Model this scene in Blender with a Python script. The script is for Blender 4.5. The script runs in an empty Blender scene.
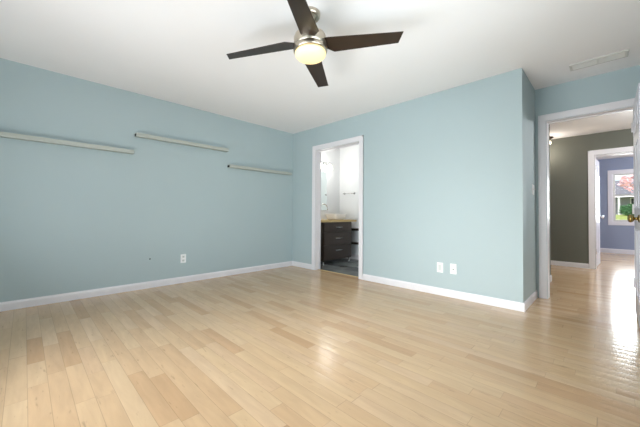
import bpy, bmesh, math, random
from mathutils import Vector, Matrix
random.seed(7)
S = bpy.context.scene
COL = S.collection
PI = math.pi

# ------------------------------------------------------------------ camera
F_PX, YAW, V0, CAM_H, ROLL, PITCH = 292.013, 0.7795, 208.507, 0.95625, 0.00672, 0.01826
cd = bpy.data.cameras.new('camera'); cam = bpy.data.objects.new('camera', cd); COL.objects.link(cam)
fw = Vector((-math.sin(YAW)*math.cos(PITCH), math.cos(YAW)*math.cos(PITCH), math.sin(PITCH)))
rt = Vector((math.cos(YAW), math.sin(YAW), 0)); up = rt.cross(fw)
r2 = rt*math.cos(ROLL) + up*math.sin(ROLL); u2 = up*math.cos(ROLL) - rt*math.sin(ROLL)
M = Matrix((r2, u2, -fw)).transposed().to_4x4(); M.translation = (0, 0, CAM_H)
cam.matrix_world = M
cd.sensor_width = 36; cd.sensor_fit = 'HORIZONTAL'; cd.lens = F_PX*36/640
cd.shift_y = -(213.5-V0)/640; cd.clip_start = 0.02; cd.clip_end = 300
S.camera = cam

# ------------------------------------------------------------------ colour management, world, daylight
S.view_settings.view_transform = 'Standard'; S.view_settings.look = 'None'
S.view_settings.exposure = 0.43; S.view_settings.gamma = 1.0; S.view_settings.use_curve_mapping = False
S.cycles.max_bounces = 12; S.cycles.diffuse_bounces = 8; S.cycles.glossy_bounces = 5
S.cycles.sample_clamp_indirect = 6
W = bpy.data.worlds.new('world'); S.world = W; W.use_nodes = True
nt = W.node_tree; bg = nt.nodes['Background']
sky = nt.nodes.new('ShaderNodeTexSky'); sky.sky_type = 'NISHITA'; sky.sun_disc = False
sky.sun_elevation = math.radians(50); sky.sun_rotation = math.radians(200); sky.air_density = 1.0; sky.dust_density = 3.0
nt.links.new(sky.outputs[0], bg.inputs[0]); bg.inputs[1].default_value = 0.28

def light(name, typ, loc, direction, energy, color=(1, 1, 1), size=1, size_y=None, spread=None, angle=None):
    l = bpy.data.lights.new(name, typ); o = bpy.data.objects.new(name, l); COL.objects.link(o)
    o.location = loc; o.rotation_euler = Vector(direction).to_track_quat('-Z', 'Y').to_euler()
    l.energy = energy; l.color = color
    if typ == 'AREA':
        l.size = size
        if size_y: l.shape = 'RECTANGLE'; l.size_y = size_y
        if spread: l.spread = math.radians(spread)
    if typ == 'POINT': l.shadow_soft_size = size
    if angle: l.angle = math.radians(angle)
    return o
light('sun', 'SUN', (0, 0, 20), (0.25, 0.75, -1.0), 2.2, (1, .96, .9), angle=2)
# daylight through the glazed patio door behind the camera, through the far room's window, and added fill lights
light('patio_daylight', 'AREA', (-1.6, -0.75, 1.15), (0.0, 1, 0.05), 27, (.86, .94, 1), 2.2, 2.0, 170)
light('patio_daylight_direct', 'AREA', (-1.40, -0.75, 1.15), (0.14, 1, -0.28), 8.5, (1, .96, .95), 2.0, 1.9, 50)
light('ceiling_fill', 'AREA', (-1.4, -0.62, 0.35), (0.1, .9, 1), 64, (.91, .95, 1), 3.2, 0.7, 170)  # upward fill added low in the patio doorway to brighten the ceiling
light('east_fill', 'AREA', (0.62, 1.35, 1.45), (-1, 0.15, 0.38), 42, (.88, .95, 1), 2.1, 1.2, 170)  # fill added from the east to lift the left wall and ceiling
light('blue_room_fill', 'POINT', (1.9, 9.0, 2.1), (0, 0, -1), 70, (.95, .97, 1), .15)  # bodiless point light added out of view to brighten the blue room
light('far_window_daylight', 'AREA', (0.5, 10.95, 1.45), (0, -1, -0.25), 90, (.95, .97, 1), 0.85, 1.2, 170)

# ------------------------------------------------------------------ materials
def srgb(*c):
    return tuple(((v/255)/12.92 if v/255 <= .04045 else ((v/255+.055)/1.055)**2.4) for v in c) + (1,)
MATS = {}
def mat(name, col, rough=.5, metal=0, noise=0.0, nscale=8, bump=0.0, bscale=200, emit=None, estr=0, spec=None, trans=0, stretch=None):
    m = bpy.data.materials.new(name); m.use_nodes = True; n = m.node_tree.nodes; L = m.node_tree.links
    b = n['Principled BSDF']; c = srgb(*col)
    b.inputs['Base Color'].default_value = c; b.inputs['Roughness'].default_value = rough; b.inputs['Metallic'].default_value = metal
    if spec is not None: b.inputs['Specular IOR Level'].default_value = spec
    if trans: b.inputs['Transmission Weight'].default_value = trans
    tc = n.new('ShaderNodeTexCoord'); mp = n.new('ShaderNodeMapping'); L.new(tc.outputs['Object'], mp.inputs[0])
    if stretch: mp.inputs['Scale'].default_value = stretch
    if noise:
        t = n.new('ShaderNodeTexNoise'); t.inputs['Scale'].default_value = nscale; t.inputs['Detail'].default_value = 4
        L.new(mp.outputs[0], t.inputs[0]); r = n.new('ShaderNodeMix'); r.data_type = 'RGBA'
        r.inputs[6].default_value = tuple(x*(1-noise) for x in c[:3])+(1,); r.inputs[7].default_value = tuple(min(1, x*(1+noise)) for x in c[:3])+(1,)
        L.new(t.outputs[0], r.inputs[0]); L.new(r.outputs[2], b.inputs['Base Color'])
    if bump:
        t = n.new('ShaderNodeTexNoise'); t.inputs['Scale'].default_value = bscale; t.inputs['Detail'].default_value = 3
        L.new(mp.outputs[0], t.inputs[0]); bp = n.new('ShaderNodeBump'); bp.inputs['Strength'].default_value = bump; bp.inputs['Distance'].default_value = .002
        L.new(t.outputs[0], bp.inputs['Height']); L.new(bp.outputs[0], b.inputs['Normal'])
    if emit:
        b.inputs['Emission Color'].default_value = srgb(*emit); b.inputs['Emission Strength'].default_value = estr
    MATS[name] = m; return m
TEAL = mat('teal_paint', (171, 186, 189), .55, noise=.015, nscale=3, bump=.12, bscale=180, spec=.3)
OLIVE = mat('olive_paint', (98, 99, 90), .6, noise=.02, nscale=3, bump=.1, spec=.3)
BLUE = mat('blue_paint', (142, 151, 172), .6, noise=.02, nscale=3, spec=.3)
BATHW = mat('bathroom_paint', (230, 233, 235), .5, noise=.01, nscale=3, spec=.3)
CEILM = mat('ceiling_paint', (238, 236, 236), .8, noise=.015, nscale=2, bump=.25, bscale=90, spec=.15)
TRIM = mat('white_trim', (224, 221, 224), .32, noise=.01, nscale=6)
DOORM = mat('door_paint', (214, 214, 222), .35, noise=.02, nscale=5)
SHELFM = mat('ledge_paint', (174, 178, 170), .4, noise=.03, nscale=5)
DARKHOLE = mat('dark_cap', (40, 40, 42), .6, noise=.05)
PLATE = mat('plate_plastic', (240, 240, 240), .3, noise=.01)
PLATE2 = mat('socket_plastic', (205, 208, 206), .35, noise=.01)
NICKEL = mat('brushed_nickel', (196, 186, 170), .28, 1, noise=.06, nscale=40, stretch=(1, 1, 12))
CHROME = mat('chrome', (215, 215, 215), .12, 1, noise=.02)
BRASS = mat('aged_brass', (160, 138, 84), .22, 1, noise=.08, nscale=30)
BRONZE = mat('bronze', (58, 44, 36), .4, .6, noise=.1)
BLADE = mat('espresso_blade', (46, 35, 27), .32, noise=.25, nscale=14, stretch=(.6, 9, 9))
GLOBE = mat('frosted_globe', (235, 222, 180), .35, noise=.01, emit=(255, 214, 116), estr=0.46)
VLAMP = mat('bath_lamp_glass', (250, 248, 240), .3, noise=.01, emit=(255, 246, 232), estr=8)
HLAMP = mat('hall_lamp_glass', (250, 240, 220), .3, noise=.01, emit=(255, 236, 205), estr=3)
VANITY = mat('dark_wood', (56, 45, 37), .3, noise=.4, nscale=10, stretch=(1, .5, 9))
BUTCHER = mat('wood_countertop', (200, 172, 118), .4, noise=.14, nscale=10, stretch=(6, 1, 6))
CERAM = mat('white_ceramic', (250, 251, 252), .25, noise=.005)
MIRROR = mat('mirror_glass', (232, 240, 240), .02, 1, noise=.003)
VENTM = mat('vent_paint', (205, 203, 198), .5, noise=.01)
VENTD = mat('vent_dark', (120, 119, 115), .8, noise=.02)
GRASS = mat('lawn_grass', (150, 160, 80), .9, noise=.3, nscale=3, bump=.5, bscale=40)
LEAFG = mat('shrub_leaf', (62, 110, 66), .7, noise=.35, nscale=5)
LEAFP = mat('pink_blossom', (240, 186, 194), .7, noise=.25, nscale=2)
BARK = mat('tree_bark', (92, 76, 66), .9, noise=.3, nscale=9)
SIDING = mat('house_siding', (128, 130, 140), .7, noise=.06, nscale=3)
ROOFM = mat('house_roof', (112, 110, 116), .85, noise=.15, nscale=8)
WHITEP = mat('white_paint_outdoor', (196, 198, 202), .5, noise=.02)
CARW = mat('car_white', (225, 226, 230), .25, noise=.01)
DARKGL = mat('dark_glass', (40, 46, 54), .1, noise=.05)
RUBBER = mat('tyre_rubber', (32, 32, 32), .8, noise=.1)
BRICKO = mat('exterior_siding', (190, 190, 184), .8, noise=.05)

def glass_mat():
    m = bpy.data.materials.new('window_glass'); m.use_nodes = True; n = m.node_tree.nodes; L = m.node_tree.links
    n.remove(n['Principled BSDF']); out = n['Material Output']
    t = n.new('ShaderNodeBsdfTransparent'); t.inputs[0].default_value = (.96, .98, .97, 1)
    g = n.new('ShaderNodeBsdfGlossy'); g.inputs['Roughness'].default_value = .02
    fr = n.new('ShaderNodeFresnel'); fr.inputs[0].default_value = 1.45
    mx = n.new('ShaderNodeMixShader'); L.new(fr.outputs[0], mx.inputs[0]); L.new(t.outputs[0], mx.inputs[1]); L.new(g.outputs[0], mx.inputs[2])
    L.new(mx.outputs[0], out.inputs[0]); return m
GLASS = glass_mat()

def N(nodes, typ, op=None, **vals):
    x = nodes.new(typ)
    if op: x.operation = op
    for k, v in vals.items(): x.inputs[int(k[1:])].default_value = v
    return x
def wood_floor():
    m = bpy.data.materials.new('maple_planks'); m.use_nodes = True; n = m.node_tree.nodes; L = m.node_tree.links
    b = n['Principled BSDF']
    tc = n.new('ShaderNodeTexCoord'); sp = n.new('ShaderNodeSeparateXYZ'); L.new(tc.outputs['Object'], sp.inputs[0])
    def mth(op, a, c=None, d=None):
        x = n.new('ShaderNodeMath'); x.operation = op
        for i, v in enumerate((a, c, d)):
            if v is None: continue
            if isinstance(v, (int, float)): x.inputs[i].default_value = v
            else: L.new(v, x.inputs[i])
        return x.outputs[0]
    X, Y = sp.outputs[0], sp.outputs[1]
    yr = mth('DIVIDE', mth('ADD', Y, 0.0545), .0825)
    row = mth('FLOOR', yr); fy = mth('SUBTRACT', yr, row)
    wn = n.new('ShaderNodeTexWhiteNoise'); wn.noise_dimensions = '1D'; L.new(row, wn.inputs['W'])
    # two interleaved plank lengths per row, offset at random
    ln = mth('ADD', mth('MULTIPLY', wn.outputs['Value'], .35), .48)
    wn2 = n.new('ShaderNodeTexWhiteNoise'); wn2.noise_dimensions = '1D'; L.new(mth('ADD', row, 71.3), wn2.inputs['W'])
    xs = mth('DIVIDE', mth('ADD', X, mth('MULTIPLY', wn2.outputs['Value'], 3.0)), ln)
    # warp so that plank lengths inside a row differ
    xw = mth('ADD', xs, mth('MULTIPLY', mth('SINE', mth('MULTIPLY', xs, 2.3)), .28))
    col = mth('FLOOR', xw); fx = mth('SUBTRACT', xw, col)
    cv = n.new('ShaderNodeCombineXYZ'); L.new(row, cv.inputs[0]); L.new(col, cv.inputs[1])
    w3 = n.new('ShaderNodeTexWhiteNoise'); w3.noise_dimensions = '2D'; L.new(cv.outputs[0], w3.inputs['Vector'])
    ramp = n.new('ShaderNodeValToRGB'); cr = ramp.color_ramp
    cols = [(0, (184, 149, 112)), (.08, (193, 161, 125)), (.35, (198, 167, 131)), (.65, (201, 172, 136)), (.9, (202, 173, 140)), (1, (189, 155, 119))]
    cr.elements[0].position = 0; cr.elements[0].color = srgb(*cols[0][1]); cr.elements[1].position = 1; cr.elements[1].color = srgb(*cols[-1][1])
    for p, c in cols[1:-1]:
        e = cr.elements.new(p); e.color = srgb(*c)
    L.new(w3.outputs['Value'], ramp.inputs[0])
    # grain, shifted per board
    off = n.new('ShaderNodeVectorMath'); off.operation = 'MULTIPLY_ADD'
    L.new(w3.outputs['Color'], off.inputs[0]); off.inputs[1].default_value = (9, 9, 9)
    sc = n.new('ShaderNodeVectorMath'); sc.operation = 'MULTIPLY'; L.new(tc.outputs['Object'], sc.inputs[0]); sc.inputs[1].default_value = (2.2, 16, 1)
    L.new(sc.outputs[0], off.inputs[2])
    g = n.new('ShaderNodeTexNoise'); g.inputs['Scale'].default_value = 1.6; g.inputs['Detail'].default_value = 6; g.inputs['Distortion'].default_value = .6
    L.new(off.outputs[0], g.inputs['Vector'])
    gr = n.new('ShaderNodeMapRange'); L.new(g.outputs[0], gr.inputs[0]); gr.inputs[1].default_value = .25; gr.inputs[2].default_value = .75; gr.inputs[3].default_value = .89; gr.inputs[4].default_value = 1.06
    # darker mineral streaks / knots
    g2 = n.new('ShaderNodeTexNoise'); g2.inputs['Scale'].default_value = 1.5; g2.inputs['Detail'].default_value = 2
    sc2 = n.new('ShaderNodeVectorMath'); sc2.operation = 'MULTIPLY_ADD'; L.new(tc.outputs['Object'], sc2.inputs[0]); sc2.inputs[1].default_value = (5, 22, 1); L.new(off.outputs[0], sc2.inputs[2])
    L.new(sc2.outputs[0], g2.inputs['Vector'])
    kr = n.new('ShaderNodeMapRange'); L.new(g2.outputs[0], kr.inputs[0]); kr.inputs[1].default_value = .66; kr.inputs[2].default_value = .80; kr.inputs[3].default_value = 1; kr.inputs[4].default_value = .70
    # seams
    ey = mth('MINIMUM', fy, mth('SUBTRACT', 1, fy)); sy = mth('MULTIPLY', ey, .0825)
    ex = mth('MINIMUM', fx, mth('SUBTRACT', 1, fx)); sx = mth('MULTIPLY', ex, .6)
    seam = mth('MINIMUM', sy, sx)
    sm = n.new('ShaderNodeMapRange'); L.new(seam, sm.inputs[0]); sm.inputs[1].default_value = 0; sm.inputs[2].default_value = .0016; sm.inputs[3].default_value = .60; sm.inputs[4].default_value = 1
    f = mth('MULTIPLY', mth('MULTIPLY', gr.outputs[0], kr.outputs[0]), sm.outputs[0])
    vm = n.new('ShaderNodeVectorMath'); vm.operation = 'SCALE'; L.new(ramp.outputs[0], vm.inputs[0]); L.new(f, vm.inputs['Scale'])
    L.new(vm.outputs[0], b.inputs['Base Color'])
    # gloss and cupped boards
    rr = n.new('ShaderNodeMapRange'); L.new(g.outputs[0], rr.inputs[0]); rr.inputs[3].default_value = .12; rr.inputs[4].default_value = .23
    L.new(rr.outputs[0], b.inputs['Roughness'])
    cup = mth('MULTIPLY', mth('SUBTRACT', 1, mth('POWER', mth('ABSOLUTE', mth('SUBTRACT', mth('MULTIPLY', fy, 2), 1)), 2.5)), 1.0)
    ht = cup
    bp = n.new('ShaderNodeBump'); bp.inputs['Strength'].default_value = 1; bp.inputs['Distance'].default_value = .0005
    L.new(ht, bp.inputs['Height']); L.new(bp.outputs[0], b.inputs['Normal'])
    b.inputs['Specular IOR Level'].default_value = .36
    return m
FLOORM = wood_floor()
def tile_mat():
    m = bpy.data.materials.new('slate_tile'); m.use_nodes = True; n = m.node_tree.nodes; L = m.node_tree.links
    b = n['Principled BSDF']; tc = n.new('ShaderNodeTexCoord')
    br = n.new('ShaderNodeTexBrick'); L.new(tc.outputs['Object'], br.inputs[0])
    br.inputs['Scale'].default_value = 1; br.inputs['Brick Width'].default_value = .6; br.inputs['Row Height'].default_value = .15; br.inputs['Mortar Size'].default_value = .003
    br.inputs['Color1'].default_value = srgb(112, 118, 118); br.inputs['Color2'].default_value = srgb(160, 164, 164); br.inputs['Mortar'].default_value = srgb(150, 152, 150)
    t = n.new('ShaderNodeTexNoise'); t.inputs['Scale'].default_value = 6; L.new(tc.outputs['Object'], t.inputs[0])
    mx = n.new('ShaderNodeMix'); mx.data_type = 'RGBA'; mx.blend_type = 'MULTIPLY'; mx.inputs[0].default_value = .5
    L.new(br.outputs[0], mx.inputs[6]); L.new(t.outputs[0], mx.inputs[7]); L.new(mx.outputs[2], b.inputs['Base Color'])
    b.inputs['Roughness'].default_value = .25; return m
TILE = tile_mat()

# ------------------------------------------------------------------ mesh helpers
def bm_new(): return bmesh.new()
def bx(bm, x0, x1, y0, y1, z0, z1, mi=0, sides=None):
    vs = [bm.verts.new((x, y, z)) for x in (x0, x1) for y in (y0, y1) for z in (z0, z1)]
    q = {'-x': (0, 1, 3, 2), '+x': (4, 6, 7, 5), '-y': (0, 4, 5, 1), '+y': (2, 3, 7, 6), '-z': (0, 2, 6, 4), '+z': (1, 5, 7, 3)}
    for k, i in q.items():
        f = bm.faces.new([vs[j] for j in i]); f.material_index = (sides or {}).get(k, mi)
    return bm
def extrude_profile(bm, prof, a, b, mi=0):
    """prof: list of 3D offsets (closed loop); a, b: endpoints"""
    A = [bm.verts.new(Vector(a)+Vector(p)) for p in prof]; B = [bm.verts.new(Vector(b)+Vector(p)) for p in prof]
    k = len(prof)
    for i in range(k):
        f = bm.faces.new((A[i], A[(i+1) % k], B[(i+1) % k], B[i])); f.material_index = mi
    bm.faces.new(A[::-1]).material_index = mi; bm.faces.new(B).material_index = mi
def lathe(bm, prof, seg=40, mtx=None, mi=0):
    """prof: list of (r, z)"""
    rings = []
    for r, z in prof:
        if r < 1e-6: rings.append([bm.verts.new((0, 0, z))])
        else: rings.append([bm.verts.new((r*math.cos(2*PI*i/seg), r*math.sin(2*PI*i/seg), z)) for i in range(seg)])
    nv = [v for r in rings for v in r]
    for a, b in zip(rings[:-1], rings[1:]):
        for i in range(seg):
            j = (i+1) % seg
            if len(a) == 1 and len(b) == 1: continue
            if len(a) == 1: f = bm.faces.new((a[0], b[j], b[i]))
            elif len(b) == 1: f = bm.faces.new((a[i], a[j], b[0]))
            else: f = bm.faces.new((a[i], a[j], b[j], b[i]))
            f.smooth = True; f.material_index = mi
    if mtx is not None: bmesh.ops.transform(bm, matrix=mtx, verts=nv)
def tube(bm, pts, r, seg=12, mi=0):
    pts = [Vector(p) for p in pts]; rings = []
    rad = r if isinstance(r, (list, tuple)) else [r]*len(pts)
    for i, p in enumerate(pts):
        d = (pts[min(i+1, len(pts)-1)] - pts[max(i-1, 0)]).normalized()
        q = d.to_track_quat('Z', 'Y')
        rings.append([bm.verts.new(p + q @ Vector((rad[i]*math.cos(2*PI*k/seg), rad[i]*math.sin(2*PI*k/seg), 0))) for k in range(seg)])
    for a, b in zip(rings[:-1], rings[1:]):
        for i in range(seg):
            j = (i+1) % seg; f = bm.faces.new((a[i], a[j], b[j], b[i])); f.smooth = True; f.material_index = mi
    bm.faces.new(rings[0][::-1]); bm.faces.new(rings[-1])
def obj(name, bm, mats, parent=None, bevel=0, loc=None, rot=None):
    bmesh.ops.recalc_face_normals(bm, faces=bm.faces)
    me = bpy.data.meshes.new(name); bm.to_mesh(me); bm.free()
    for m in (mats if isinstance(mats, (list, tuple)) else [mats]): me.materials.append(m)
    o = bpy.data.objects.new(name, me); COL.objects.link(o)
    if parent: o.parent = parent
    if loc: o.location = loc
    if rot: o.rotation_euler = rot
    if bevel:
        md = o.modifiers.new('bevel', 'BEVEL'); md.width = bevel; md.segments = 2; md.limit_method = 'ANGLE'
    return o
def box(name, x0, x1, y0, y1, z0, z1, m, parent=None, bevel=0, sides=None):
    return obj(name, bx(bm_new(), x0, x1, y0, y1, z0, z1, 0, sides), m, parent, bevel)
def struct(o, label=None):
    o['kind'] = 'structure'
    if label: o['label'] = label
    return o
def tag(o, label, cat, group=None, kind=None):
    o['label'] = label; o['category'] = cat
    if group: o['group'] = group
    if kind: o['kind'] = kind
    return o
def empty(name, loc, rotz=0):
    o = bpy.data.objects.new(name, None); COL.objects.link(o); o.location = loc; o.rotation_euler = (0, 0, rotz)
    o.empty_display_size = .05; return o
def copy_tree(o, parent=None):
    c = o.copy(); COL.objects.link(c); c.parent = parent
    for ch in list(o.children): copy_tree(ch, c)
    return c

H = 2.44
XL, YB, XR, YD, XE, YS = -4.164, 3.4956, -.609, 4.2238, .42, -.5
BXL, BYF, BXR = -4.28, 4.95, -2.30          # bathroom left / far / right
YO, YF = 7.20, 10.65                        # olive hall wall, blue far wall

# ------------------------------------------------------------------ shell
b = bm_new(); bx(b, XL-.12, XE+.12, YS-.12, YB+.07, -.1, 0); bx(b, BXR, 3.6, YB+.07, YF+.12, -.1, 0)
struct(obj('floor', b, FLOORM), 'glossy light maple plank floor')
struct(box('floor_bathroom', BXL-.12, BXR, YB+.07, BYF+.12, -.1, -.002, TILE), 'dark grey tile floor of the bathroom')
struct(box('ceiling', BXL-.12, 3.6, YS-.12, YF+.12, H, H+.12, CEILM), 'flat white ceiling')
struct(box('wall_left', XL-.116, XL, YS-.12, YB, 0, H, TEAL), 'long teal wall with the three ledges')
# back wall with the bathroom doorway
DX0, DX1, DH = -3.56, -2.635, 2.045
b = bm_new(); sd = {'+y': 1}
bx(b, XL-.116, DX0, YB, YB+.12, 0, H, 0, sd); bx(b, DX1, XR, YB, YB+.12, 0, H, 0, sd); bx(b, DX0, DX1, YB, YB+.12, DH, H, 0, sd)
struct(obj('wall_back', b, [TEAL, BATHW]), 'teal wall with the bathroom doorway')
struct(box('wall_return', XR-.12, XR, YB+.12, YD, 0, H, TEAL), 'short teal return wall with the switch')
# wall with the bedroom doorway
EX0, EX1 = -.505, .25
b = bm_new()
bx(b, XR-.12, EX0, YD, YD+.12, 0, H, 0, sd); bx(b, EX1, XE+.12, YD, YD+.12, 0, H, 0, sd); bx(b, EX0, EX1, YD, YD+.12, DH, H, 0, sd)
bx(b, XE+.12, 3.6, YD, YD+.12, 0, H, 0, sd)
struct(obj('wall_door', b, [TEAL, OLIVE]), 'teal wall with the hall doorway')
EY0, EY1, EZ0, EZ1 = .3, 2.5, .85, 2.1
b = bm_new()
bx(b, XE, XE+.12, YS-.12, EY0, 0, H); bx(b, XE, XE+.12, EY1, YD, 0, H); bx(b, XE, XE+.12, EY0, EY1, 0, EZ0); bx(b, XE, XE+.12, EY0, EY1, EZ1, H)
struct(obj('wall_right', b, TEAL))
# south wall behind the camera, with the glazed patio door
PX0, PX1, PH = -2.85, -.45, 2.15
b = bm_new()
bx(b, XL-.116, PX0, YS-.12, YS, 0, H); bx(b, PX1, XE+.12, YS-.12, YS, 0, H); bx(b, PX0, PX1, YS-.12, YS, PH, H)
struct(obj('wall_front', b, TEAL))
# bathroom walls
struct(box('wall_bathroom_left', BXL-.12, BXL, YB+.12, BYF+.12, 0, H, BATHW))
struct(box('wall_bathroom_back', BXL, BXR, BYF, BYF+.12, 0, H, BATHW))
struct(box('wall_bathroom_right', BXR, BXR+.1, YB+.12, BYF+.12, 0, H, BATHW))
# hall
struct(box('wall_hall_left', -2.2, -.61, 5.32, 5.44, 0, H, OLIVE))
struct(box('wall_hall_end', -2.2, -2.1, BYF+.12, YF+.12, 0, H, OLIVE))
struct(box('wall_hall_right', 2.2, 2.32, YD+.12, YO, 0, H, OLIVE))
GX0, GX1 = -.172, .60
b = bm_new(); so = {'+y': 1}
bx(b, -2.1, GX0, YO, YO+.12, 0, H, 0, so); bx(b, GX1, 3.5, YO, YO+.12, 0, H, 0, so); bx(b, GX0, GX1, YO, YO+.12, DH, H, 0, so)
struct(obj('wall_hall_back', b, [OLIVE, BLUE]), 'olive grey hall wall with a doorway to the blue room')
# blue room
WX0, WX1, WZ0, WZ1 = .075, .93, .80, 2.045
b = bm_new()
bx(b, -2.1, WX0, YF, YF+.12, 0, H); bx(b, WX1, 3.5, YF, YF+.12, 0, H); bx(b, WX0, WX1, YF, YF+.12, 0, WZ0); bx(b, WX0, WX1, YF, YF+.12, WZ1, H)
struct(obj('wall_far', b, BLUE), 'slate blue wall with the window')
struct(box('wall_far_left', -1.6, -1.5, YO+.12, YF, 0, H, BLUE))
struct(box('wall_far_right', 2.9, 3.0, YO+.12, YF, 0, H, BLUE))

# ------------------------------------------------------------------ baseboards
def baseboard(name, a, c, nrm, h=.085, t=.013, m=TRIM):
    """a,c: 2D end points on the wall face, nrm: 2D direction into the room"""
    n_ = Vector((nrm[0], nrm[1], 0)); z = Vector((0, 0, 1))
    prof = [n_*0, n_*t, n_*t+z*(h-.022), n_*(t*.85)+z*(h-.014), n_*(t*.45)+z*(h-.005), n_*(t*.4)+z*h, z*h]
    bm = bm_new(); extrude_profile(bm, prof, (a[0], a[1], 0), (c[0], c[1], 0)); return struct(obj(name, bm, m))
baseboard('baseboard_left', (XL, YS), (XL, YB), (1, 0))
b = bm_new()
def base_into(bm, a, c, nrm, h=.085, t=.013):
    n_ = Vector((nrm[0], nrm[1], 0)); z = Vector((0, 0, 1))
    prof = [n_*0, n_*t, n_*t+z*(h-.022), n_*(t*.85)+z*(h-.014), n_*(t*.45)+z*(h-.005), n_*(t*.4)+z*h, z*h]
    extrude_profile(bm, prof, (a[0], a[1], 0), (c[0], c[1], 0))
base_into(b, (XL+.0, YB), (DX0-.075, YB), (0, -1)); base_into(b, (DX1+.068, YB), (XR+.013, YB), (0, -1))
struct(obj('baseboard_back', b, TRIM))
baseboard('baseboard_return', (XR, YB), (XR, YD), (1, 0))
baseboard('baseboard_right', (XE, YS), (XE, YD), (-1, 0))
b = bm_new(); base_into(b, (-2.1, YO), (GX0-.09, YO), (0, -1)); base_into(b, (GX1+.09, YO), (2.2, YO), (0, -1)); struct(obj('baseboard_hall_back', b, TRIM))
b = bm_new(); base_into(b, (-2.1, 5.32), (-.61, 5.32), (0, -1)); base_into(b, (-.61, 5.307), (-.61, 5.453), (1, 0)); struct(obj('baseboard_hall_left', b, TRIM))
baseboard('baseboard_far', (-1.5, YF), (2.9, YF), (0, -1), h=.11, t=.015)
b = bm_new(); base_into(b, (BXL, BYF), (BXR, BYF), (0, -1), .10); struct(obj('baseboard_bathroom', b, TRIM))

# ------------------------------------------------------------------ door casings (jamb + casing on both faces)
def casing(name, x0, x1, top, yf, yb, w=.072, t=.017, stop=True):
    """opening x0..x1 in a wall between yf (front face) and yb (back face)"""
    bm = bm_new(); j = .018
    bx(bm, x0, x0+j*.35, yf-.004, yb+.004, 0, top); bx(bm, x1-j*.35, x1, yf-.004, yb+.004, 0, top); bx(bm, x0, x1, yf-.004, yb+.004, top-j*.35, top)
    ym = (yf+yb)/2+.01
    if stop:
        bx(bm, x0, x0+.011, ym, ym+.03, 0, top-.006); bx(bm, x1-.011, x1, ym, ym+.03, 0, top-.006); bx(bm, x0, x1, ym, ym+.03, top-.018, top-.006)
    for y, s in ((yf, -1), (yb, 1)):
        for (a0, a1, sx) in ((x0-w-.003, x0-.003, 1), (x1+.003, x1+w+.003, -1)):
            bx(bm, a0, a1, min(y, y+s*t*.75), max(y, y+s*t*.75), 0, top+w+.003)
            # thicker outer band
            o0, o1 = (a0, a0+.022) if sx == 1 else (a1-.022, a1)
            bx(bm, o0, o1, min(y, y+s*t), max(y, y+s*t), 0, top+w+.003)
        bx(bm, x0-.003, x1+.003, min(y, y+s*t*.75), max(y, y+s*t*.75), top+.003, top+w+.003)
        bx(bm, x0-w-.003, x1+w+.003, min(y, y+s*t), max(y, y+s*t), top+w-.019, top+w+.003)
    return struct(obj(name, bm, TRIM, bevel=.002))
casing('trim_1', DX0, DX1, DH, YB, YB+.12)
casing('trim_2', EX0, EX1, DH, YD, YD+.12)
casing('trim_3', GX0, GX1, DH, YO, YO+.12, w=.085)
# threshold strip under the bathroom doorway
struct(box('trim_4', DX0+.006, DX1-.006, YB+.055, YB+.085, -.002, .006, BUTCHER, bevel=.002))

# ------------------------------------------------------------------ panel doors
def door_leaf(name, width, height, t, m, loc, rotz, knob_m, knob_z, lever=False):
    """leaf along local +X from the hinge at the origin, thickness along Y"""
    root = empty(name, loc, rotz)
    bm = bm_new(); bx(bm, 0, width, 0, t, .012, height)
    leaf = obj('leaf', bm, m, root, bevel=.002)
    cols = ((.10, width/2-.045), (width/2+.045, width-.10)); rows = ((.24, .84), (1.02, 1.60), (1.72, height-.12))
    for x0, x1 in cols:
        for z0, z1 in rows:
            bm = bm_new()
            for ys, sgn in ((0, -1), (t, 1)):
                # moulded frame: four mitred bars and the raised field
                e = .016; y0, y1 = sorted((ys, ys+sgn*.006))
                bx(bm, x0, x1, y0, y1, z0, z0+e); bx(bm, x0, x1, y0, y1, z1-e, z1)
                bx(bm, x0, x0+e, y0, y1, z0+e, z1-e); bx(bm, x1-e, x1, y0, y1, z0+e, z1-e)
                y0, y1 = sorted((ys, ys+sgn*.004)); bx(bm, x0+.045, x1-.045, y0, y1, z0+.045, z1-.045)
            obj('panel', bm, m, leaf, bevel=.0025)
    kx = width-.065
    for sgn, y in ((-1, 0), (1, t)):
        bm = bm_new()
        mt = Matrix.Translation((kx, y, knob_z)) @ Matrix.Rotation(-sgn*PI/2, 4, 'X')
        lathe(bm, [(0, 0), (.031, 0), (.032, .004), (.027, .008), (.013, .011), (.011, .028), (.020, .032), (.030, .040), (.033, .051), (.029, .062), (.016, .068), (0, .069)], 28, mt)
        obj('door_knob', bm, knob_m, root)
    for z in (.30, 1.02, height-.2):
        bm = bm_new(); tube(bm, [(-.004, -.006, z-.045), (-.004, -.006, z+.045)], .007)
        tube(bm, [(-.004, -.006, z+.045), (-.004, -.006, z+.052)], [.009, .004])
        bx(bm, 0, .030, -.0025, 0, z-.044, z+.044)
        obj('hinge', bm, TRIM if not lever else CHROME, root)
    return root
d1 = door_leaf('door_1', .745, 2.03, .035, DOORM, (.218, 4.205, 0), -PI/2, BRASS, .935)
# leaf thickness lies towards -X here; shift so that the room-side face is at x=.18
struct(d1, 'open white panelled bedroom door at the right edge'); d1.location = (.180, 4.212, 0)
ang = math.atan2(.77, .045)
d2 = door_leaf('door_2', .745, 2.03, .035, DOORM, (-.168, 7.345, 0), ang, CHROME, .93, True)
struct(d2, 'open white door of the blue room seen edge on')

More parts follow.
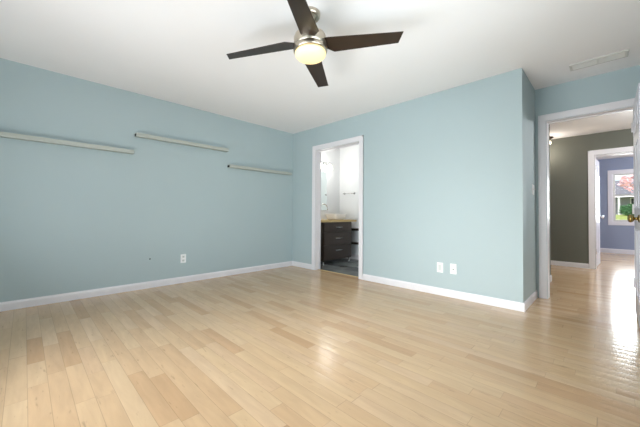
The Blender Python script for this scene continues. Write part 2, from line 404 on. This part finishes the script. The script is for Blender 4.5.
# ------------------------------------------------------------------ far window
w1 = struct(empty('window_1', (0, 0, 0)), 'white sash window in the blue wall')
bm = bm_new(); cw = .085
bx(bm, WX0-cw, WX0, YF-.018, YF, WZ0-cw, WZ1+cw); bx(bm, WX1, WX1+cw, YF-.018, YF, WZ0-cw, WZ1+cw)
bx(bm, WX0, WX1, YF-.018, YF, WZ1, WZ1+cw); bx(bm, WX0, WX1, YF-.018, YF, WZ0-cw, WZ0)
bx(bm, WX0, WX0+.012, YF, YF+.12, WZ0, WZ1); bx(bm, WX1-.012, WX1, YF, YF+.12, WZ0, WZ1)
bx(bm, WX0, WX1, YF, YF+.12, WZ1-.012, WZ1); bx(bm, WX0, WX1, YF, YF+.12, WZ0, WZ0+.012)
obj('window_frame', bm, TRIM, w1, bevel=.002)
zm = 1.47
for nm, z0, z1, y in (('lower_sash', WZ0+.012, zm+.025, YF+.035), ('upper_sash', zm-.025, WZ1-.012, YF+.07)):
    bm = bm_new(); e = .042; a, c = WX0+.012, WX1-.012
    bx(bm, a, a+e, y, y+.03, z0, z1); bx(bm, c-e, c, y, y+.03, z0, z1); bx(bm, a+e, c-e, y, y+.03, z0, z0+e); bx(bm, a+e, c-e, y, y+.03, z1-e, z1)
    s = obj(nm, bm, VENTM, w1, bevel=.002)
    obj('pane', bx(bm_new(), a+e, c-e, y+.012, y+.018, z0+e, z1-e), GLASS, s)
# patio door behind the camera
w2 = struct(empty('window_2', (0, 0, 0)), 'glazed patio door')
bm = bm_new(); fwid = .06; xm = (PX0+PX1)/2
bx(bm, PX0, PX0+fwid, YS-.1, YS-.03, 0, PH); bx(bm, PX1-fwid, PX1, YS-.1, YS-.03, 0, PH); bx(bm, xm-.045, xm+.045, YS-.1, YS-.03, 0, PH)
bx(bm, PX0, PX1, YS-.1, YS-.03, PH-fwid, PH); bx(bm, PX0, PX1, YS-.1, YS-.03, 0, .06)
obj('window_frame', bm, TRIM, w2, bevel=.002)
for a, c in ((PX0+fwid, xm-.045), (xm+.045, PX1-fwid)):
    obj('pane', bx(bm_new(), a, c, YS-.068, YS-.062, .06, PH-fwid), GLASS, w2)

w3 = struct(empty('added_window', (0, 0, 0)), 'unseen side window added for the east fill light')  # out-of-view window added so light from the east reaches the left wall
bm = bm_new(); ym_ = (EY0+EY1)/2
for a, c in ((EY0, EY0+.05), (EY1-.05, EY1), (ym_-.03, ym_+.03)): bx(bm, XE+.03, XE+.09, a, c, EZ0, EZ1)
bx(bm, XE+.03, XE+.09, EY0+.05, EY1-.05, EZ0, EZ0+.05); bx(bm, XE+.03, XE+.09, EY0+.05, EY1-.05, EZ1-.05, EZ1)
obj('window_frame', bm, TRIM, w3, bevel=.002)
for a, c in ((EY0+.05, ym_-.03), (ym_+.03, EY1-.05)): obj('pane', bx(bm_new(), XE+.057, XE+.063, a, c, EZ0+.05, EZ1-.05), GLASS, w3)

# ------------------------------------------------------------------ ceiling fan
FC = Vector((-1.557, 1.462, 2.19)); FN = Vector((-.028, -.009, 1)).normalized(); FA = .386
e1 = Vector((0, 1, 0)).cross(FN).normalized(); e2 = FN.cross(e1)
fan = empty('ceiling_fan', FC + FN*(H-FC.z)/FN.z)
tag(fan, 'four-blade ceiling fan with dark brown blades, brushed nickel hub and lit frosted globe', 'ceiling fan')
RF = Matrix((e1, e2, FN)).transposed().to_4x4()
RF.translation = FC - fan.location
def fpart(name, bm, m, parent=fan, bevel=0):
    bmesh.ops.transform(bm, matrix=RF, verts=bm.verts); return obj(name, bm, m, parent, bevel)
dt = (H-FC.z)/FN.z
bm = bm_new()   # canopy, upright against the ceiling
lathe(bm, [(0, 0), (.078, 0), (.080, -.005), (.079, -.024), (.072, -.034), (.060, -.038), (.057, -.026), (.046, -.024), (.040, -.036), (.026, -.046), (0, -.048)], 40)
can = obj('canopy', bm, NICKEL, fan)
bm = bm_new(); lathe(bm, [(0, dt-.03), (.0135, dt-.035), (.0135, .075), (0, .07)], 20); fpart('downrod', bm, NICKEL)
bm = bm_new(); lathe(bm, [(0, .116), (.022, .116), (.026, .108), (.032, .093), (0, .09)], 28); fpart('rod_collar', bm, NICKEL)
bm = bm_new(); lathe(bm, [(0, .094), (.070, .093), (.098, .088), (.113, .078), (.120, .060), (.120, -.004), (.116, -.008), (0, -.008)], 56); fpart('motor_housing', bm, NICKEL)
bm = bm_new(); lathe(bm, [(0, -.010), (.121, -.010), (.125, -.014), (.125, -.036), (.122, -.042), (.113, -.046), (0, -.046)], 56); fpart('trim_band', bm, NICKEL)
bm = bm_new(); lathe(bm, [(0, -.046), (.1125, -.046), (.1145, -.054), (.111, -.068), (.098, -.082), (.076, -.092), (.045, -.098), (0, -.100)], 56); fpart('light_globe', bm, GLOBE)
pitch = math.radians(-11.3)
for k in range(4):
    a = FA + k*PI/2
    bm = bm_new()
    # outline (along, across)
    ol = [(.080, -.022), (.146, -.013), (.655, .109), (.608, .199), (.144, .133), (.080, .062)]
    th = .006
    vt = [bm.verts.new((r, w_, th/2)) for r, w_ in ol]; vb = [bm.verts.new((r, w_, -th/2)) for r, w_ in ol]
    bm.faces.new(vt); bm.faces.new(vb[::-1])
    for i in range(len(ol)):
        j = (i+1) % len(ol); bm.faces.new((vt[i], vb[i], vb[j], vt[j]))
    mt = Matrix.Rotation(a, 4, 'Z') @ Matrix.Translation((0, 0, .024)) @ Matrix.Rotation(pitch, 4, 'X')
    # object-space grain needs the blade lying along its own x: keep mesh local, put the pose in the object
    bl = obj('blade', bm, BLADE, fan, bevel=.0015); bl.matrix_local = RF @ mt
    bm = bm_new(); bx(bm, .06, .135, .008, .046, .003, .009)
    for px_, py_ in ((.10, .018), (.10, .038), (.125, .027)):
        tube(bm, [(px_, py_, .009), (px_, py_, .012)], .004, 10)
    ir = obj('blade_iron', bm, NICKEL, bl, bevel=.001)


# ------------------------------------------------------------------ wall ledges
def ledge(y0, y1, z, label):
    root = empty('wall_ledge', (XL, (y0+y1)/2, z)); Lh = (y1-y0)/2
    tag(root, label, 'shelf', 'narrow ledges on the left wall')
    prof = [Vector((0, 0, -.022)), Vector((0, 0, .026)), Vector((.008, 0, .026)), Vector((.010, 0, -.012)), Vector((.058, 0, -.012)), Vector((.060, 0, .022)), Vector((.068, 0, .022)), Vector((.068, 0, -.022))]
    bm = bm_new(); extrude_profile(bm, prof, (0, -Lh, 0), (0, Lh, 0)); obj('rail', bm, SHELFM, root, bevel=.0015)
    for s in (-1, 1):
        bm = bm_new(); a, c = sorted((s*Lh, s*(Lh+.004)))
        bx(bm, .004, .060, a, c, -.020, .010); obj('end_cap', bm, DARKHOLE if s == -1 or z < 1.8 and y0 < 0 else SHELFM, root, bevel=.001)
    return root
ledge(-.29, .925, 1.695, 'narrow pale wall ledge farthest left, running out of the left edge')
ledge(.945, 2.165, 1.915, 'narrow pale wall ledge mounted highest, in the middle of the three')
ledge(2.185, 3.405, 1.68, 'narrow pale wall ledge nearest the room corner and the bathroom doorway')

# ------------------------------------------------------------------ wall plates
def plate(name, origin, rotz, label, cat, kind, group=None, w=.072, h=.118):
    """plate in local XZ, facing local -Y"""
    root = empty(name, origin, rotz); tag(root, label, cat, group)
    bm = bm_new(); bx(bm, -w/2, w/2, -.006, 0, -h/2, h/2); obj('cover_plate', bm, PLATE, root, bevel=.003)
    if kind == 'outlet':
        for dz in (.026, -.026):
            bm = bm_new(); bx(bm, -.016, .016, -.008, -.006, dz-.014, dz+.014); s = obj('socket', bm, PLATE2, root, bevel=.002)
            bm = bm_new(); bx(bm, -.008, -.006, -.0086, -.008, dz-.002, dz+.007); bx(bm, .006, .008, -.0086, -.008, dz-.002, dz+.007); bx(bm, -.002, .002, -.0086, -.008, dz-.010, dz-.006)
            obj('slots', bm, DARKHOLE, s)
    if kind == 'block':
        bm = bm_new(); bx(bm, -.018, .018, -.010, -.006, -.036, .036); obj('insert', bm, PLATE2, root, bevel=.002)
    if kind == 'coax':
        bm = bm_new(); lathe(bm, [(0, 0), (.0075, 0), (.0075, .002), (.005, .003), (.005, .010), (0, .010)], 16, Matrix.Translation((0, -.006, -.004)) @ Matrix.Rotation(PI/2, 4, 'X'))
        obj('coax_jack', bm, DARKHOLE, root)
    if kind == 'toggle':
        for dx in (-.023, .023) if w > .1 else (0,):
            bm = bm_new(); bx(bm, dx-.005, dx+.005, -.008, -.006, -.012, .012); bx(bm, dx-.004, dx+.004, -.018, -.007, .0, .009); obj('toggle', bm, PLATE, root, bevel=.001)
    return root
plate('wall_outlet', (XL, 1.545, .330), PI/2, 'white duplex outlet low on the left teal wall', 'outlet', 'outlet')
plate('wall_plate', (-1.435, YB, .327), 0, 'white wall plate with pale grey centre, left of the pair', 'wall plate', 'block', 'plates low on the back wall')
plate('wall_plate', (-1.280, YB, .330), 0, 'white wall plate with dark cable jack, right of the pair', 'wall plate', 'coax', 'plates low on the back wall')
plate('light_switch', (XR, 4.05, 1.245), PI/2, 'white light switch on the short return wall beside the hall doorway', 'light switch', 'toggle', w=.115)
bm = bm_new(); lathe(bm, [(0, 0), (.009, 0), (.008, .003), (.004, .005), (0, .005)], 14, Matrix.Translation((XL, 1.136, .366)) @ Matrix.Rotation(PI/2, 4, 'Y'))
tag(obj('cable_stub', bm, DARKHOLE), 'tiny dark cable stub on the left wall beside the outlet', 'cable')

# ------------------------------------------------------------------ ceiling vent
vx0, vx1, vy0, vy1 = -.265, .140, 3.745, 3.895
vent = tag(empty('ceiling_vent', ((vx0+vx1)/2, (vy0+vy1)/2, H)), 'white slotted air vent on the ceiling above the hall doorway', 'vent')
hx, hy = (vx1-vx0)/2, (vy1-vy0)/2
bm = bm_new(); e = .022
bx(bm, -hx, hx, -hy, -hy+e, -.013, 0); bx(bm, -hx, hx, hy-e, hy, -.013, 0); bx(bm, -hx, -hx+e, -hy+e, hy-e, -.013, 0); bx(bm, hx-e, hx, -hy+e, hy-e, -.013, 0)
bx(bm, -.006, .006, -hy+e, hy-e, -.013, 0)
obj('vent_frame', bm, VENTM, vent, bevel=.002)
obj('backing', bx(bm_new(), -hx+e, hx-e, -hy+e, hy-e, -.002, 0), VENTD, vent)
nsl = 9
for i in range(nsl):
    y = -hy+e+(i+.5)*(2*hy-2*e)/nsl
    bm = bm_new(); extrude_profile(bm, [Vector((0, -.0045, -.002)), Vector((0, .0035, -.012)), Vector((0, .0045, -.0105)), Vector((0, -.0035, -.001))], (-hx+e, y, 0), (hx-e, y, 0))
    obj('slat', bm, VENTM, vent)

# ------------------------------------------------------------------ bathroom
van = tag(empty('vanity_cabinet', (-4.0, 4.27, 0)), 'dark wood bathroom vanity with three drawers and chrome pulls', 'cabinet')
def V(name, x0, x1, y0, y1, z0, z1, m, par=van, bevel=.002):
    o = box(name, x0+4.0, x1+4.0, y0-4.27, y1-4.27, z0, z1, m, par, bevel); return o
V('carcass', -4.27, -3.735, 3.865, 4.685, .085, .80, VANITY)
for z0, z1, hz in ((.615, .79, .70), (.375, .605, .49), (.10, .365, .262)):
    d = V('drawer', -3.737, -3.715, 3.875, 4.675, z0, z1, VANITY)
    bm = bm_new(); tube(bm, [(.300, -.075, hz), (.312, -.075, hz)], .004, 8); tube(bm, [(.300, .085, hz), (.312, .085, hz)], .004, 8)
    tube(bm, [(.312, -.095, hz), (.312, .105, hz)], .009, 10); bmesh.ops.translate(bm, vec=(-.017, 0, 0), verts=bm.verts)
    obj('drawer_pull', bm, CHROME, d)
for x in (-3.76, -4.22):
    for y in (3.90, 4.65):
        bm = bm_new(); lathe(bm, [(0, 0), (.016, 0), (.018, .01), (.013, .02), (.013, .085), (0, .086)], 16, Matrix.Translation((x+4.0, y-4.27, 0))); obj('leg', bm, CHROME, van)
tag(box('countertop', -4.28, -3.685, 3.79, 4.80, .80, .842, BUTCHER, bevel=.003), 'light butcher-block countertop on the bathroom vanity', 'countertop')
# vessel basin
bm = bm_new()
def rrect(hx, hy, z, r=.04, k=5, cx=-3.95, cy=4.46):
    out = []
    for sx, sy, a0 in ((1, 1, 0), (-1, 1, 90), (-1, -1, 180), (1, -1, 270)):
        for i in range(k+1):
            a = math.radians(a0+90*i/k); out.append(bm.verts.new((cx+sx*(hx-r)+r*math.cos(a), cy+sy*(hy-r)+r*math.sin(a), z)))
    return out
rings = [rrect(.11, .13, .842), rrect(.13, .15, .87), rrect(.15, .182, .955), rrect(.152, .184, .962), rrect(.142, .174, .962), rrect(.12, .14, .88), rrect(.09, .11, .866)]
for a_, b_ in zip(rings[:-1], rings[1:]):
    for i in range(len(a_)):
        j = (i+1) % len(a_); f = bm.faces.new((a_[i], a_[j], b_[j], b_[i])); f.smooth = True
bm.faces.new(rings[0][::-1]); bm.faces.new(rings[-1])
tag(obj('vessel_sink', bm, CERAM), 'white rectangular vessel basin on the vanity countertop', 'sink')
# gooseneck faucet
fc = tag(empty('faucet', (-4.06, 4.10, .842)), 'chrome gooseneck faucet left of the white basin', 'faucet')
bm = bm_new(); pts = [(0, 0, 0), (0, 0, .22)] + [(.035*(1-math.cos(a)), .075*(1-math.cos(a)), .22+.09*math.sin(a)) for a in [PI*i/12 for i in range(1, 13)]] + [(.07, .15, .19)]
tube(bm, pts, .011, 14); lathe(bm, [(0, 0), (.03, 0), (.03, .008), (.018, .014), (0, .014)], 20); obj('spout', bm, CHROME, fc)
bm = bm_new(); tube(bm, [(0, -.01, .07), (.01, -.09, .075)], [.008, .006], 10); tube(bm, [(0, 0, .055), (0, 0, .09)], .017, 14); obj('lever', bm, CHROME, fc)
# mirror
mir = tag(empty('bathroom_mirror', (BXL, 4.1, 1.45)), 'frameless mirror above the vanity countertop', 'mirror')
obj('glass', bx(bm_new(), .002, .010, -.40, .42, -.42, .40), MIRROR, mir, bevel=.002)
obj('backing', bx(bm_new(), 0, .002, -.40, .42, -.42, .40), DARKHOLE, mir)
# vanity light
vl = tag(empty('vanity_light', (BXL, 4.25, 2.02)), 'chrome bar light with glowing glass shades above the mirror', 'wall lamp')
bm = bm_new(); bx(bm, 0, .022, -.36, .40, -.03, .03); obj('back_bar', bm, CHROME, vl, bevel=.003)
for y in (-.25, .0, .27):
    bm = bm_new(); tube(bm, [(.02, y, 0), (.05, y, .03), (.085, y, .03), (.10, y, 0), (.10, y, -.02)], .006, 10); obj('arm', bm, CHROME, vl)
    bm = bm_new(); lathe(bm, [(0, -.02), (.022, -.02), (.034, -.05), (.050, -.11), (.052, -.125), (0, -.118)], 24, Matrix.Translation((.10, y, 0))); obj('lamp_shade', bm, VLAMP, vl)
light('bathroom_lamp', 'POINT', (-4.0, 4.25, 1.88), (0, 0, -1), 5.6, (1, .97, .94), .2)
# towel bar on the bathroom's far wall
tb = tag(empty('towel_bar', (-4.0, BYF, 1.40)), 'small chrome towel bar on the bathroom far wall', 'towel bar')
bm = bm_new(); tube(bm, [(-.14, -.045, 0), (.15, -.045, 0)], .007, 12); obj('bar', bm, CHROME, tb)
for x in (-.13, .14):
    bm = bm_new(); lathe(bm, [(0, 0), (.022, 0), (.022, .006), (.010, .012), (.010, .05), (0, .052)], 18, Matrix.Translation((x, 0, 0)) @ Matrix.Rotation(PI/2, 4, 'X')); obj('post', bm, CHROME, tb)
# two small dark shelves
for z, lb in ((.645, 'small dark shelf on the bathroom far wall, upper of the two'), (.355, 'small dark shelf on the bathroom far wall, lower of the two')):
    r = tag(empty('bathroom_shelf', (-3.80, BYF, z)), lb, 'shelf', 'dark shelves beside the vanity')
    obj('board', bx(bm_new(), -.18, .18, -.13, 0, -.012, .012), VANITY, r, bevel=.002)
    obj('bracket', bx(bm_new(), -.16, .16, -.012, 0, -.04, -.012), VANITY, r, bevel=.001)

# ------------------------------------------------------------------ hall ceiling lamp
hl = tag(empty('hall_ceiling_lamp', (-.80, 6.98, H)), 'small bronze ceiling lamp with lit bulb in the hall, half hidden by the door casing', 'ceiling lamp')
bm = bm_new(); lathe(bm, [(0, 0), (.075, 0), (.075, -.012), (.045, -.035), (.024, -.05), (.024, -.062), (0, -.062)], 28); obj('cap', bm, BRONZE, hl)
bm = bm_new(); lathe(bm, [(0, -.06), (.018, -.062), (.036, -.085), (.042, -.108), (.032, -.132), (0, -.142)], 24); obj('bulb', bm, HLAMP, hl)
light('hall_lamp', 'POINT', (-.845, 6.90, 2.15), (0, 0, -1), 6, (1, .92, .82), .06)
light('hall_entry_fill', 'POINT', (1.2, 5.6, 2.1), (0, 0, -1), 80, (.95, .98, 1), .1)  # unseen fill without a fixture, raised to brighten the hall walls and ceiling

# ------------------------------------------------------------------ outdoors behind the far window and the patio door
bm = bm_new()
n_ = 24
for i in range(n_):
    pass
def terrain(name, x0, x1, y0, y1, zf, nx, ny, m):
    bm = bm_new(); g = [[bm.verts.new((x0+(x1-x0)*i/nx, y0+(y1-y0)*j/ny, zf(x0+(x1-x0)*i/nx, y0+(y1-y0)*j/ny))) for i in range(nx+1)] for j in range(ny+1)]
    for j in range(ny):
        for i in range(nx):
            f = bm.faces.new((g[j][i], g[j][i+1], g[j+1][i+1], g[j+1][i])); f.smooth = True
    return obj(name, bm, m)
bm.free()
def gz(x, y): return -.12 + max(0, min(y-12, 24))*.049 + .02*math.sin(x*.9)*math.cos(y*.7)
struct(terrain('ground_lawn', -25, 40, YF+.12, 90, gz, 40, 60, GRASS), 'green lawn outside the far window')
struct(terrain('ground_patio', -25, 25, -20, YS-.12, lambda x, y: -.1, 4, 4, BRICKO))

def leaves(bm, c, rad, n, size, seed):
    rd = random.Random(seed)
    for _ in range(n):
        d = Vector((rd.gauss(0, 1), rd.gauss(0, 1), rd.gauss(0, 1))).normalized(); rr = rd.uniform(.55, 1.0)
        p = Vector(c)+Vector((d.x*rad[0], d.y*rad[1], d.z*rad[2]))*rr
        q = Vector((rd.gauss(0, 1), rd.gauss(0, 1), rd.gauss(0, 1))).to_track_quat('Z', 'Y'); s = size*rd.uniform(.6, 1.3)
        vs = [bm.verts.new(p+q @ Vector(v)) for v in ((-s, 0, 0), (0, -s*.6, s*.15), (s, 0, 0), (0, s*.6, s*.15))]; bm.faces.new(vs)
def tree(name, x, y, h, rad, n, m, label, cat, seed, size=.12):
    z = gz(x, y); r = tag(empty(name, (x, y, z)), label, cat)
    bm = bm_new(); rd = random.Random(seed)
    tube(bm, [(0, 0, 0), (.05, 0, h*.3), (0, .05, h*.55)], [.13, .10, .06], 10)
    for k in range(6):
        a = k*1.05; tube(bm, [(.02, .02, h*.45), (math.cos(a)*rad*.4, math.sin(a)*rad*.4, h*.65), (math.cos(a)*rad*.75, math.sin(a)*rad*.75, h*.8)], [.05, .035, .015], 8)
    obj('trunk', bm, BARK, r)
    bm = bm_new(); 
    for k in range(9):
        a = rd.uniform(0, 2*PI); q = rd.uniform(0, .6)*rad
        leaves(bm, (math.cos(a)*q, math.sin(a)*q, h*.68+rd.uniform(-.18, .22)*h), (rad*.5, rad*.5, rad*.4), n//9, size, seed+k)
    obj('crown', bm, m, r); return r
tree('blossom_tree', 1.75, 24, 4.6, 1.75, 3300, LEAFP, 'pink blossoming tree outside the far window', 'tree', 3, .09)
def shrub(x, y, h, r_, label, seed):
    rt_ = tag(empty('shrub', (x, y, gz(x, y))), label, 'shrub')
    bm = bm_new(); leaves(bm, (0, 0, h*.5), (r_, r_, h*.52), 900, .08, seed); obj('foliage', bm, LEAFG, rt_)
    bm = bm_new(); tube(bm, [(0, 0, 0), (0, 0, h*.6)], [.05, .02], 8); obj('stem', bm, BARK, rt_)
shrub(1.30, 34.0, .95, .75, 'round green shrub on the lawn outside the far window', 11)
# neighbour's house
hs = tag(empty('house', (1.5, 52, gz(1.5, 52))), 'grey neighbouring house with porch beyond the lawn', 'house')
bm = bm_new(); bx(bm, -9, 9, 0, 7, -.3, 2.6); obj('wall', bm, SIDING, hs)
bm = bm_new(); extrude_profile(bm, [Vector((0, -1.8, 2.5)), Vector((0, 3.5, 4.6)), Vector((0, 8, 2.5)), Vector((0, 8, 2.35)), Vector((0, -1.8, 2.35))], (-9.6, 0, 0), (9.6, 0, 0)); obj('roof', bm, ROOFM, hs)
for x in (-3.4, -.6, 2.2, 5.0):
    obj('porch_post', bx(bm_new(), x-.09, x+.09, -1.6, -1.42, -.3, 2.36), WHITEP, hs)
for x in (-2.2, 1.0, 3.6):
    f = obj('window_frame', bx(bm_new(), x-.6, x+.6, -.05, 0, .9, 2.1), WHITEP, hs); obj('pane', bx(bm_new(), x-.52, x+.52, -.06, -.05, .98, 2.02), DARKGL, f)
